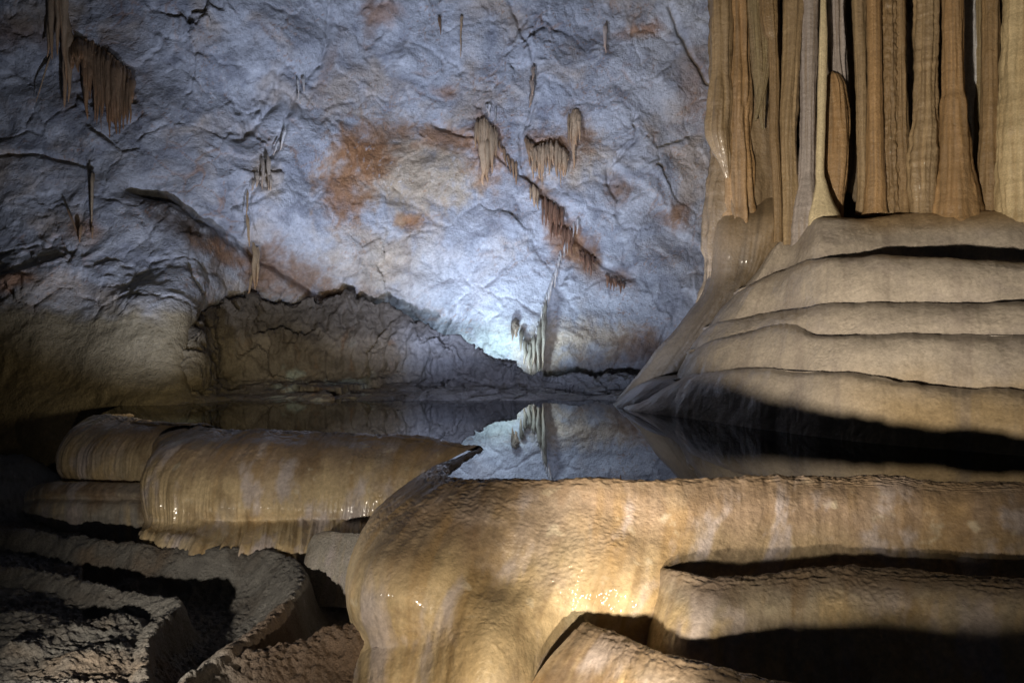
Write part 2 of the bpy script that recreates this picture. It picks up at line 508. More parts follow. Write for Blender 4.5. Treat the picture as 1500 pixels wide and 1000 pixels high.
# ------------------------------------------------------------------ rimstone dams: flow lines from the rim down the face
def flowlines(lines, m, nu, nv, inner=0.22, lip=0.0):
    """lines: per station a list of (px, py, d) from the rim downwards -> grid rows down the face, columns along the rim"""
    stations = []
    for l in lines:
        pts = [np.array(P(*q)) if len(q) == 3 and q[2] > 0 else np.array(q) for q in l]
        out = np.array(pts[1] - pts[0]); out[2] = 0
        out /= np.linalg.norm(out) + 1e-6
        r = pts[0]
        ins = [r - out * inner + np.array([0, 0, -0.30]), r - out * inner * 0.45 + np.array([0, 0, -0.06])]
        body = resample(np.array(pts), m)
        stations.append(np.vstack([ins, body]))
    s = np.array(stations)                      # (stations, rows, 3)
    g = catmull(s.transpose(1, 0, 2), 12)
    g = catmull(g.transpose(1, 0, 2), 30).transpose(1, 0, 2)
    return even(even(g, nu).transpose(1, 0, 2), nv).transpose(1, 0, 2)


CREAM, OCHRE, PINK, GREY, UMBER = (0.55, 0.43, 0.26), (0.38, 0.25, 0.11), (0.31, 0.225, 0.155), (0.40, 0.37, 0.33), (0.20, 0.13, 0.065)


def flow_surface(g, seed, amp=1.0, rim=None, lobes=0.05, grit=0.004, ripple=0.0):
    """displace a flow surface; returns grid, colour, wetness. rim: height above which the edge crumbles into micro dams"""
    nu, nv = g.shape[:2]
    n = facing(g)
    p = g.reshape(-1, 3).astype(np.float32)
    s = np.concatenate([[0], np.cumsum(np.linalg.norm(np.diff(g[nu // 2], axis=0), axis=1))])
    uu = np.tile(s, nu).astype(np.float32)                      # metres along the rim
    t = np.concatenate([[0], np.cumsum(np.linalg.norm(np.diff(g, axis=0), axis=2).mean(1))])
    vv = np.repeat(t, nv).astype(np.float32)                    # metres down the face
    flow = np.stack([uu * 1.0, vv * 0.16, np.full_like(uu, seed)], 1)
    disp = lobes * fbm(p * 1.1, 2, seed=seed) + 0.35 * lobes * fbm(flow * 2.2, 3, seed=seed + 1)
    disp += amp * (0.012 * fbm(flow * 9, 3, seed=seed + 2) + 0.012 * fbm(p * 5, 3, seed=seed + 3))
    patch = sstep(0.0, 0.4, fbm(p * 1.4, 3, seed=seed + 4))
    disp += patch * 1.6 * grit * ridged(p * np.array([17, 17, 26], np.float32), 3, seed + 5)
    if ripple:
        fl = ridged(np.stack([uu * 6.5, vv * 0.35, np.full_like(uu, seed)], 1), 3, seed + 6)
        disp += ripple * fl * sstep(0.35, 0.85, vv / vv.max()) * sstep(1.0, 0.88, vv / vv.max())
    q = p + n.reshape(-1, 3) * disp[:, None]
    if rim is not None:
        k = sstep(rim - 0.10, rim - 0.01, p[:, 2])
        micro = ridged(np.stack([uu * 5, vv * 22, np.full_like(uu, seed)], 1), 3, seed + 7)
        q[:, 2] += k * (0.020 * (micro - 0.35) + 0.012 * fbm(p * 12, 3, seed=seed + 8))
    st = fbm(flow * np.array([3.0, 1.0, 1], np.float32), 4, seed=seed + 9)
    m = fbm(p * 1.7, 4, seed=seed + 10)
    return q.reshape(g.shape), dict(p=p, uu=uu, vv=vv, st=st, m=m, patch=patch, seed=seed)


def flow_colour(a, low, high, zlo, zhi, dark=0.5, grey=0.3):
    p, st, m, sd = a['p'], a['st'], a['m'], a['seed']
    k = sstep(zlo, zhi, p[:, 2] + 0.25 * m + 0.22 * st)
    c = mix(np.tile(np.array(low), (len(p), 1)), high, k)
    fine = fbm(np.stack([a['uu'] * 7, a['vv'] * 0.8, a['uu'] * 0 + sd], 1), 4, seed=sd + 19)
    c = mix(c, OCHRE, sstep(0.0, 0.35, st) * 0.65)
    c = mix(c, np.array(CREAM) * 1.12, sstep(0.1, 0.45, -fine) * (1 - k) * 0.7)
    c = mix(c, UMBER, sstep(0.08, 0.45, fbm(p * 2.0, 5, seed=sd + 20) + 0.45 * fine) * dark)
    c = mix(c, GREY, sstep(0.0, 0.4, fbm(p * 1.2 + st[:, None] * 0.6, 4, seed=sd + 21)) * grey)
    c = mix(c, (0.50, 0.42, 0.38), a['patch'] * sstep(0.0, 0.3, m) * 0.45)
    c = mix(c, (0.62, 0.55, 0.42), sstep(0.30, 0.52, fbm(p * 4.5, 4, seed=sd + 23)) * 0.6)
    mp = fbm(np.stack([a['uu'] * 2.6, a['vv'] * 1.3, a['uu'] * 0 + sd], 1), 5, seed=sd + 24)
    c = mix(c, (0.52, 0.46, 0.46), sstep(0.02, 0.32, mp) * 0.8)  # cool light reflections painted as mauve-white patches
    return c * (1 + 0.18 * fbm(p * 9, 3, seed=sd + 22)[:, None])


def dam(name, g, seed, colours, label, cat, rim_rows, rim=None, mat=None, part_names=('rim', 'dam_face'), group=None, **kw):
    if seed == 41.0:
        n0 = facing(g)
        for kx, ky, kd, kr, ka in ((720, 1010, 6.0, 0.50, 0.16), (590, 850, 6.5, 0.42, 0.15), (900, 830, 6.65, 0.40, 0.14), (745, 830, 6.55, 0.26, -0.10), (1000, 770, 6.9, 0.35, 0.06), (800, 740, 6.9, 0.3, -0.05), (560, 975, 6.4, 0.25, 0.08)):
            g = g + n0 * (ka * np.exp(-(np.linalg.norm(g - np.array(P(kx, ky, kd)), axis=2) / kr) ** 2))[..., None]
    q, a = flow_surface(g, seed, rim=rim, **kw)
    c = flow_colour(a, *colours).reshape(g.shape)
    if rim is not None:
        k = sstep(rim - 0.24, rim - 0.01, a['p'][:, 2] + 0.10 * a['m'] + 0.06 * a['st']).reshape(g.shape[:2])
        c = mix(c, (0.17, 0.12, 0.075), k * 0.85)  # dark crust, with the shadow along the rim painted in
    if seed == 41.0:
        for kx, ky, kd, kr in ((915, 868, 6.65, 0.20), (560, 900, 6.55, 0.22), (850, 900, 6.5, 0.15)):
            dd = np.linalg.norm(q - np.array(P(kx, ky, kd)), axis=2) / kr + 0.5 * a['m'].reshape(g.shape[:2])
            c = mix(c, (0.66, 0.57, 0.38), sstep(1.2, 0.5, dd) * 0.75)  # pale mineral patches that also paint in the lamp's hot spots
    wet = (0.25 + 0.75 * sstep(-0.05, 0.3, fbm(a['p'] * 1.1, 3, seed=seed + 30))).reshape(g.shape[:2])
    base = q.reshape(-1, 3)
    loc = np.array([base[:, 0].mean(), base[:, 1].mean(), base[:, 2].min()])
    o = empty(name, loc)
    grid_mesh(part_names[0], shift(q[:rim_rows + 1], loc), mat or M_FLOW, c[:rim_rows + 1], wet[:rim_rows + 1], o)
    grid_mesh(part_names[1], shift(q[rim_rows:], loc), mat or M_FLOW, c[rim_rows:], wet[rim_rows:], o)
    tag(o, label, cat, group)
    return o, q


# --- the big dome and the long near dam that runs off to the right
RZ = 0.03


def rimd(y, z=RZ):
    return F * (H - z) / (y - YH)


big = [
    [(700, 655, rimd(655)), (668, 690, 9.0), (640, 730, 8.9), (615, 790, 8.8), (600, 850, 8.75), (600, 905, 8.7)],
    [(672, 671, rimd(671)), (612, 702, 8.15), (565, 760, 7.95), (535, 830, 7.75), (530, 900, 7.6), (540, 965, 7.5)],
    [(645, 688, rimd(688)), (590, 714, 7.45), (535, 770, 7.2), (510, 835, 7.0), (508, 885, 6.9), (520, 935, 6.85), (500, 985, 6.6)],
    [(655, 700, rimd(700)), (612, 735, 6.98), (570, 790, 6.75), (545, 850, 6.52), (540, 905, 6.42), (550, 942, 6.45), (545, 985, 6.2), (540, 1040, 5.9)],
    [(705, 703, rimd(703)), (683, 740, 6.9), (657, 790, 6.65), (638, 850, 6.42), (628, 900, 6.32), (625, 945, 6.3), (615, 985, 6.15), (605, 1040, 5.95)],
    [(785, 703, rimd(703)), (777, 740, 6.92), (766, 790, 6.72), (752, 840, 6.52), (735, 880, 6.35), (722, 905, 6.18), (715, 950, 6.02), (710, 1000, 5.92), (705, 1050, 5.85)],
    [(880, 705, rimd(705)), (880, 740, 6.95), (870, 790, 6.78), (858, 840, 6.62), (842, 890, 6.5), (826, 935, 6.42), (810, 975, 6.3), (800, 1040, 6.1)],
    [(980, 703, rimd(703)), (985, 740, 7.0), (980, 780, 6.88), (968, 830, 6.66), (955, 880, 6.52), (945, 930, 6.45), (940, 985, 6.5), (940, 1040, 6.4)],
    [(1085, 700, rimd(700)), (1090, 735, 7.05), (1085, 770, 6.93), (1075, 800, 6.82), (1060, 840, 6.64), (1050, 880, 6.55), (1055, 920, 6.75), (1050, 960, 6.7)],
    [(1200, 698, rimd(698)), (1200, 722, 7.12), (1200, 755, 7.0), (1200, 790, 6.93), (1200, 830, 6.88), (1200, 860, 6.86)],
    [(1350, 703, rimd(703)), (1350, 725, 7.0), (1350, 757, 6.9), (1350, 795, 6.84), (1350, 835, 6.8), (1350, 865, 6.78)],
    [(1500, 712, rimd(712)), (1500, 735, 6.75), (1500, 770, 6.65), (1500, 808, 6.6), (1500, 850, 6.57), (1500, 880, 6.55)],
    [(1750, 722, rimd(722)), (1750, 748, 6.55), (1750, 785, 6.45), (1750, 825, 6.4), (1750, 865, 6.38), (1750, 900, 6.36)],
]
g = flowlines(big, 9, 300, 760)
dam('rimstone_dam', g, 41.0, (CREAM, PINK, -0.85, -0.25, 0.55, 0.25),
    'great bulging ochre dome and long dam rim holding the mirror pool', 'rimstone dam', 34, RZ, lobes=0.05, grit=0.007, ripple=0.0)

# --- second and third dam on the right
Z2 = -0.62
lines = [[(948, 824, 6.85), (945, 850, 6.85), (942, 885, 6.8), (938, 920, 6.75), (935, 970, 6.7), (930, 1020, 6.65)],
         [(985, 838, 6.44), (972, 862, 6.46), (964, 890, 6.42), (958, 920, 6.36), (952, 965, 6.28), (948, 1015, 6.2)]]
for x, y in [(1040, 846), (1110, 843), (1200, 834), (1300, 832), (1400, 841), (1500, 851), (1750, 870)]:
    d = rimd(y, Z2)
    lx = -34 if x < 1100 else -8
    lines.append([(x, y, d), (x + lx * .3, y + 22, d - 0.14), (x + lx * .6, y + 55, d - 0.26), (x + lx, y + 95, d - 0.35), (x + lx, y + 140, d - 0.42), (x + lx, y + 190, d - 0.5)])
g = flowlines(lines, 8, 150, 460, inner=0.20)
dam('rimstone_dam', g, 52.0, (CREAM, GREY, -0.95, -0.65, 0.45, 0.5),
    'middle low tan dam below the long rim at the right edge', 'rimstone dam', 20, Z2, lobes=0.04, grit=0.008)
Z3 = -1.0
r3 = [(856, 914, Z3, -80), (878, 922, Z3, -60), (905, 931, Z3, -40), (960, 956, Z3, -25), (1030, 975, Z3, -18), (1100, 991, Z3, -12), (1250, 1018, Z3, 0), (1500, 1060, Z3, 0), (1750, 1100, Z3, 0)]
lines = []
for x, y, z, lx in r3:
    d = rimd(y, z)
    lines.append([(x, y, d), (x + lx * 0.3, y + 20, d - 0.10), (x + lx * 0.65, y + 50, d - 0.18), (x + lx, y + 90, d - 0.25), (x + lx * 1.2, y + 150, d - 0.32)])
g = flowlines(lines, 7, 130, 420, inner=0.2)
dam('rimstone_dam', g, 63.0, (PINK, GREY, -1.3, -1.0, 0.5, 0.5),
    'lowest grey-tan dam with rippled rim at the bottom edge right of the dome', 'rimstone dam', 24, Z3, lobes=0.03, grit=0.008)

# --- left terraces
B = [
    [(300, 624, rimd(624)), (235, 640, 11.0), (225, 670, 10.9), (222, 710, 10.85), (226, 745, 10.8), (230, 762, 10.9), (235, 790, 10.6)],
    [(290, 624, rimd(624)), (235, 655, 10.45), (212, 690, 10.2), (208, 725, 10.05), (212, 755, 10.0), (216, 768, 10.05), (205, 785, 9.6)],
    [(320, 627, rimd(627)), (275, 650, 10.3), (245, 685, 10.0), (235, 720, 9.8), (236, 755, 9.72), (238, 770, 9.78), (225, 788, 9.35)],
    [(370, 630, rimd(630)), (340, 650, 10.2), (315, 685, 9.88), (308, 722, 9.7), (308, 755, 9.6), (308, 768, 9.66), (300, 792, 9.2), (290, 812, 8.95)],
    [(430, 632, rimd(632)), (415, 652, 10.1), (400, 685, 9.8), (395, 720, 9.62), (394, 750, 9.54), (394, 762, 9.6), (390, 790, 9.15), (385, 815, 8.9)],
    [(500, 634, rimd(634)), (490, 655, 10.0), (482, 685, 9.72), (478, 718, 9.55), (476, 745, 9.48), (475, 757, 9.54), (470, 790, 9.1), (465, 820, 8.85)],
    [(570, 637, rimd(637)), (560, 658, 9.9), (552, 688, 9.62), (548, 720, 9.46), (545, 748, 9.4), (543, 760, 9.45), (540, 790, 9.05), (535, 825, 8.8)],
    [(630, 642, rimd(642)), (612, 660, 9.7), (600, 690, 9.5), (595, 720, 9.38), (592, 750, 9.32), (590, 762, 9.36), (588, 800, 9.0), (585, 830, 8.8)],
    [(690, 653, rimd(653)), (665, 672, 9.3), (650, 695, 9.2), (640, 725, 9.12), (638, 755, 9.08), (638, 775, 9.1), (635, 810, 8.9), (632, 840, 8.8)],
    [(698, 655, rimd(655)), (690, 680, 9.1), (685, 720, 8.95), (685, 750, 8.75), (683, 775, 8.75), (683, 810, 8.7), (683, 840, 8.7)],
]
B = [l + [(l[-1][0] - 6, l[-1][1] + 45, l[-1][2] - 0.12)] for l in B]
g = flowlines(B, 13, 240, 520)
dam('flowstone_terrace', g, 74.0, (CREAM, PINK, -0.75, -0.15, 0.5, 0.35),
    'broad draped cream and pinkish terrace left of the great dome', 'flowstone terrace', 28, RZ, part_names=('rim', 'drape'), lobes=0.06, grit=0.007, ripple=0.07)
A = [
    [(190, 606, rimd(606)), (130, 612, 12.6), (112, 635, 12.5), (105, 665, 12.4), (105, 695, 12.3), (110, 715, 12.2)],
    [(160, 608, rimd(608)), (112, 628, 11.9), (90, 652, 11.7), (84, 675, 11.6), (86, 694, 11.55), (92, 705, 11.6)],
    [(185, 612, rimd(612)), (150, 632, 11.65), (125, 655, 11.45), (118, 680, 11.3), (118, 698, 11.28), (122, 708, 11.3)],
    [(225, 616, rimd(616)), (205, 635, 11.4), (190, 658, 11.2), (185, 680, 11.1), (184, 698, 11.08), (184, 708, 11.1)],
    [(275, 621, rimd(621)), (262, 640, 11.2), (252, 660, 11.05), (248, 682, 10.95), (246, 700, 10.92), (246, 712, 10.95)],
    [(320, 625, rimd(625)), (312, 645, 11.1), (306, 665, 10.95), (304, 685, 10.9), (304, 703, 10.88), (304, 715, 10.9)],
]
g = flowlines(A, 9, 150, 300)
dam('flowstone_terrace', g, 85.0, (CREAM, PINK, -0.6, -0.1, 0.45, 0.45),
    'smaller rounded terrace lobe at the far left end of the pool rim', 'flowstone terrace', 24, RZ, part_names=('rim', 'drape'), lobes=0.05, grit=0.006, ripple=0.025)
A2 = []
for x, y, d in ((40, 712, 11.5), (70, 706, 11.15), (110, 706, 10.95), (160, 707, 10.8), (210, 708, 10.7), (250, 712, 10.6)):
    A2.append([(x + 8, y, d + 0.12), (x - 3, y + 8, d), (x - 6, y + 18, d - 0.08), (x - 4, y + 22, d - 0.02), (x - 8, y + 28, d - 0.12), (x - 10, y + 40, d - 0.2), (x - 10, y + 60, d - 0.25), (x - 10, y + 95, d - 0.3)])
g = flowlines(A2, 10, 90, 220, inner=0.35)
dam('flowstone_terrace', g, 96.0, (GREY, PINK, -1.2, -0.9, 0.5, 0.5),
    'low double ledge tucked under the far left terrace lobe', 'flowstone terrace', 18, None, part_names=('tread', 'ledge_face'), lobes=0.03, grit=0.006)
K = []
for x, y, d in ((452, 822, 8.75), (455, 795, 8.72), (475, 780, 8.6), (505, 778, 8.4), (540, 782, 8.2), (570, 790, 8.05)):
    K.append([(x, y, d), (x - 4, y + 14, d - 0.1), (x - 8, y + 32, d - 0.2), (x - 10, y + 52, d - 0.27), (x - 12, y + 75, d - 0.32), (x - 14, y + 110, d - 0.36)])
g = flowlines(K, 7, 90, 150, inner=0.2)
dam('flowstone_terrace', g, 107.0, (GREY, GREY, -1.2, -0.9, 0.3, 0.5),
    'small grey knob between the draped left terrace and the dome', 'flowstone terrace', 14, None, mat=M_GRIT, part_names=('tread', 'ledge_face'), lobes=0.08, grit=0.008)

# ------------------------------------------------------------------ cave floor on the lower left
fx = np.linspace(-520, 1000, 640)
fy = np.concatenate([np.linspace(640, 760, 60)[:-1], np.linspace(760, 1120, 380)])
X, Y = np.meshgrid(fx, fy)
D = F * (H + 1.32) / (Y - YH)
wx, wy = (X - 750) / F * D, D
zz = -1.68 + 0.35 * sstep(300, 190, X) * sstep(860, 920, Y)
p2 = np.stack([wx.ravel(), wy.ravel(), np.zeros(wx.size)], 1).astype(np.float32)
wob = fbm(p2 * 1.5, 3, seed=120).reshape(wx.shape)
wob2 = fbm(p2 * 1.5, 3, seed=121).reshape(wx.shape)


def seg_dist(poly):
    c = catmull([(*[(a - 750) / F * rimd(b, z), rimd(b, z)], z) for a, b, z in poly], 14)
    dm = np.full(wx.shape, 1e9)
    side = np.zeros(wx.shape)
    hz = np.zeros(wx.shape)
    ax, ay = wx + 0.06 * wob, wy + 0.06 * wob2
    for a, b in zip(c[:-1], c[1:]):
        vx, vy = b[0] - a[0], b[1] - a[1]
        L2 = vx * vx + vy * vy + 1e-9
        t = np.clip(((ax - a[0]) * vx + (ay - a[1]) * vy) / L2, 0, 1)
        dd = np.hypot(ax - a[0] - t * vx, ay - a[1] - t * vy)
        m = dd < dm
        dm = np.where(m, dd, dm)
        side = np.where(m, np.sign(vx * (ay - a[1]) - vy * (ax - a[0])), side)
        hz = np.where(m, a[2] + t * (b[2] - a[2]), hz)
    return dm, side, hz


for poly, wl, wr in (
        ([(-300, 790, -1.2), (-60, 776, -1.18), (0, 772, -1.18), (120, 785, -1.18), (200, 796, -1.18), (300, 802, -1.18), (395, 806, -1.18), (438, 822, -1.18), (446, 845, -1.18), (425, 880, -1.18), (380, 922, -1.18), (320, 962, -1.18), (265, 1000, -1.18), (200, 1055, -1.18)], 0.12, 0.36),
        ([(-200, 850, -1.25), (0, 830, -1.26), (80, 838, -1.27), (120, 848, -1.28), (200, 868, -1.27), (260, 880, -1.25), (225, 925, -1.22), (215, 960, -1.24), (210, 1010, -1.24)], 0.10, 0.28),
        ([(215, 1030, -1.25), (290, 985, -1.24), (360, 955, -1.23), (430, 932, -1.21), (490, 916, -1.18), (540, 905, -1.12)], 0.12, 0.5)):
    dm, side, hz = seg_dist(poly)
    hz = hz + 0.05 * fbm(p2 * 2.2, 3, seed=128).reshape(wx.shape)
    w = np.where(side > 0, wl, wr) * (1 + 0.6 * fbm(p2 * 1.3, 3, seed=129).reshape(wx.shape))
    k = np.exp(-(dm / w) ** 2)
    zz = np.maximum(zz, -1.68 + (hz - 0.03 + 1.68) * k)
# lumps at the bottom left
for lx, ly, r, hgt in ((40, 905, 0.28, 0.16), (100, 930, 0.22, 0.15), (30, 960, 0.25, 0.2), (150, 965, 0.22, 0.2), (90, 985, 0.2, 0.2), (10, 870, 0.3, 0.12), (180, 900, 0.3, 0.14), (60, 1030, 0.3, 0.2), (150, 1020, 0.2, 0.14), (-60, 920, 0.3, 0.2), (-50, 1000, 0.3, 0.2)):
    d = rimd(ly, -1.3)
    cx = (lx - 750) / F * d
    rr = np.hypot(wx - cx + 0.1 * wob, wy - d + 0.1 * wob2)
    zz += 0.55 * hgt * np.exp(-(rr / r) ** 2)
zz = np.where(X < 120, np.maximum(zz, -1.45 + 0.6 * sstep(780, 690, Y) * sstep(140, 20, X)), zz)
rough = 0.030 * fbm(p2 * 4, 3, seed=122) + 0.045 * ridged(p2 * 8, 4, 123) + 0.022 * fbm(p2 * 22, 2, seed=124) + 0.05 * fbm(p2 * 2.6, 3, seed=130)
zz += rough.reshape(wx.shape)
fl = np.stack([wx, wy, zz], 2)
pf = fl.reshape(-1, 3).astype(np.float32)
m = fbm(pf * 2, 4, seed=125)
c = np.tile(np.array([0.20, 0.192, 0.18]), (len(pf), 1))
c = mix(c, (0.14, 0.125, 0.11), sstep(0.0, 0.4, m) * 0.8)
c = mix(c, (0.34, 0.33, 0.31), sstep(0.25, 0.5, fbm(pf * 6, 4, seed=127)) * 0.6)
c = mix(c, (0.20, 0.14, 0.09), sstep(0.1, 0.45, fbm(pf * 1.1, 4, seed=126)) * 0.6)
c = mix(c, (0.14, 0.085, 0.05), sstep(250, 420, X.ravel()) * sstep(880, 930, Y.ravel()) * 0.8)
tag(grid_mesh('cave_floor', fl, M_GRIT, c, np.full(len(pf), 0.2)), kind='structure')

# ------------------------------------------------------------------ stepped flowstone mound on the right
# every station: foot and face rows, a step edge, a short tread, the next face ... up to the crest
R = [   # (px at the shore, px at the crest, shore y, edge y of the four steps, crest y)
    (915, 1135, 600, (556, 515, 480, 430), 378),
    (1020, 1150, 614, (546, 497, 468, 412), 345),
    (1090, 1166, 625, (540, 483, 458, 396), 336),
    (1150, 1186, 633, (541, 478, 451, 383), 324),
    (1200, 1204, 640, (544, 491, 448, 378), 319),
    (1270, 1270, 648, (551, 492, 446, 376), 318),
    (1350, 1350, 655, (560, 490, 444, 378), 312),
    (1430, 1430, 662, (569, 490, 443, 381), 306),
    (1500, 1500, 668, (572, 491, 443, 384), 306),
    (1620, 1620, 678, (578, 492, 444, 386), 306),
    (1800, 1800, 690, (588, 494, 446, 388), 306),
]
st = []
for x0, x1, sh, edges, crest in R:
    d = F * H / (sh - YH)
    k = 1.0 if x0 >= 1080 else (0.62 if x0 > 1000 else 0.28)

    def lean(y):
        if x0 < 960:
            return float(np.interp(y, [378, 430, 480, 515, 556, 575, 600], [1132, 1075, 1032, 1008, 988, 955, 915]))
        t = max(0.0, (sh - y) / (sh - crest))
        return x0 + (x1 - x0) * t ** 1.5
    pts = [(x0, sh + 30, d - 0.08), (x0, sh, d)]
    prev = sh
    dd = d
    for n, e in enumerate(edges):
        hgt = prev - e
        pts += [(lean(y), y, dd + q * k) for y, q in ((prev - hgt * 0.32, 0.07), (prev - hgt * 0.64, 0.18), (prev - hgt * 0.90, 0.34), (e, 0.54))]
        dd += 0.54 * k
        tread = (0.07, 0.045, 0.045, 0.75 if x0 >= 1300 else 0.45 if x0 >= 1250 else 0.16)[n] * k
        dip = 3.5 if n < 3 else 2.0
        pts += [(lean(e), e + (1.2 if e > 470 else dip), dd + tread * 0.55), (lean(e), e + (0.6 if e > 470 else dip * 0.5), dd + tread)]
        dd += tread
        prev = e
    hgt = prev - crest
    pts += [(lean(y), y, dd + q * k) for y, q in ((prev - hgt * 0.3, 0.12), (prev - hgt * 0.65, 0.35), (prev - hgt * 0.92, 0.62), (crest, 0.9), (crest - 1, 1.6))]
    st.append([P(*q) for q in pts])
first = np.array(st[0])
st = [list(first + np.array([1.9, 2.2, -0.25])), list(first + np.array([0.45, 0.9, -0.05]))] + st
ncount = [4, 14] + ([14, 14, 12, 8, 6, 6] * 4)[1:] + [14, 14, 14, 10, 8, 6]
s = np.array(st)
ncount = (ncount + [10] * 60)[:s.shape[1] - 1]
g = catmull(s.transpose(1, 0, 2), ncount)
bounds = []
acc = 0
idx = 1
row_of = np.concatenate([[0], np.cumsum(ncount)])
g = catmull(g.transpose(1, 0, 2), 50)
g = even(g, 620).transpose(1, 0, 2)
q, a = flow_surface(g, 130.0, lobes=0.075, grit=0.008, ripple=0.0)
p = a['p']
c = np.tile(np.array([0.44, 0.38, 0.31]), (len(p), 1))
c = mix(c, (0.36, 0.31, 0.27), sstep(0, 0.4, a['m']) * 0.6)
c = mix(c, (0.44, 0.31, 0.15), sstep(1.1, 0.4, p[:, 2] + 0.3 * a['m']) * sstep(1150, 1350, project(p)[0]) * 0.8)
c = mix(c, (0.30, 0.25, 0.21), sstep(0.1, 0.4, a['st']) * 0.5)
c = mix(c, (0.40, 0.27, 0.13), sstep(3.0, 3.4, p[:, 2]) * sstep(1230, 1290, project(p)[0]) * 0.8)
c = (c * (1 + 0.12 * fbm(p * 7, 4, seed=140)[:, None])).reshape(g.shape)
wet = (0.3 + 0.5 * sstep(0, 0.4, fbm(p * 1.3, 3, seed=141))).reshape(g.shape[:2])
loc = np.array(P(1250, 650, 10.0)); loc[2] = -0.1
mound = empty('flowstone_mound', loc)
tag(mound, 'broad pale stepped flowstone mound rising from the pool at the right', 'flowstone mound')
cuts = [0] + [int(row_of[1 + 6 * (n + 1)]) for n in range(4)] + [g.shape[0] - 1]
for n in range(5):
    i0, i1 = cuts[n], cuts[n + 1]
    grid_mesh('step' if n < 4 else 'crest', shift(q[i0:i1 + 1], loc), M_FLOW, c[i0:i1 + 1], wet[i0:i1 + 1], mound)

# --- darker slope behind the mound's left flank, below the drapery
SL = [[(1060, 262, 15.9), (1055, 340, 15.8), (1045, 430, 15.8), (1005, 510, 16.0), (960, 560, 16.0), (940, 600, 16.0), (930, 625, 16.0)],
      [(1045, 262, 15.4), (1036, 340, 15.0), (1028, 425, 14.95), (990, 480, 15.0), (945, 535, 15.0), (905, 585, 15.0), (890, 620, 15.0)],
      [(1065, 262, 15.2), (1058, 335, 14.4), (1050, 420, 14.35), (1020, 475, 14.4), (980, 530, 14.45), (940, 590, 14.5), (925, 625, 14.5)],
      [(1100, 262, 15.2), (1095, 325, 14.2), (1085, 400, 14.2), (1060, 450, 14.25), (1030, 500, 14.3), (1000, 560, 14.4), (985, 610, 14.4)],
      [(1140, 262, 15.2), (1138, 312, 14.05), (1125, 370, 14.1), (1105, 420, 14.2), (1080, 470, 14.3), (1050, 530, 14.4), (1030, 600, 14.4)],
      [(1190, 262, 15.2), (1182, 312, 14.15), (1170, 350, 14.15), (1155, 400, 14.2), (1130, 450, 14.3), (1110, 520, 14.4), (1090, 600, 14.4)]]
SL = [[P(*q) for q in l] for l in SL]
g = catmull(np.array(SL).transpose(1, 0, 2), 30)
g = even(catmull(g.transpose(1, 0, 2), 40), 150).transpose(1, 0, 2)
q, a = flow_surface(g, 150.0, lobes=0.05, grit=0.004)
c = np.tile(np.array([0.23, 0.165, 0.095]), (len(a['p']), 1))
c = mix(c, (0.10, 0.07, 0.038), sstep(3.3, 2.2, a['p'][:, 2] + 0.3 * a['m']))  # brown, darkened lower down: the dim light there is in the colour
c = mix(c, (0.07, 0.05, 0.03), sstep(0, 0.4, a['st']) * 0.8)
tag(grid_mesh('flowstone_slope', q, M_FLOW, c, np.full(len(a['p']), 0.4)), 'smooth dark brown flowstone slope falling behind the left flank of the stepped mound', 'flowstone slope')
# --- the dark rounded lobe at the water
LB = []
for x0, y0, d0, wd in ((1010, 560, 15.2, 60), (930, 566, 14.9, 40), (945, 556, 14.2, 45), (990, 550, 13.6, 50), (1040, 548, 13.2, 50), (1100, 545, 13.2, 50)):
    LB.append([P(x0 + 15, y0 - 2, d0 + 0.2), P(x0 - wd * 0.1, y0 + 8, d0), P(x0 - wd * 0.6, y0 + 24, d0 - 0.1), P(x0 - wd, y0 + 42, d0 - 0.15), P(x0 - wd * 1.1, y0 + 70, d0 - 0.2)])
g = catmull(np.array(LB).transpose(1, 0, 2), 24)
g = even(catmull(g.transpose(1, 0, 2), 40), 140).transpose(1, 0, 2)
q, a = flow_surface(g, 160.0, lobes=0.03, grit=0.003)
c = np.tile(np.array([0.11, 0.09, 0.075]), (len(a['p']), 1))
tag(grid_mesh('flowstone_lobe', q, M_FLOW, c, np.full(len(a['p']), 0.4)), 'low dark rounded lobe meeting the water at the left tip of the stepped mound', 'flowstone lobe')


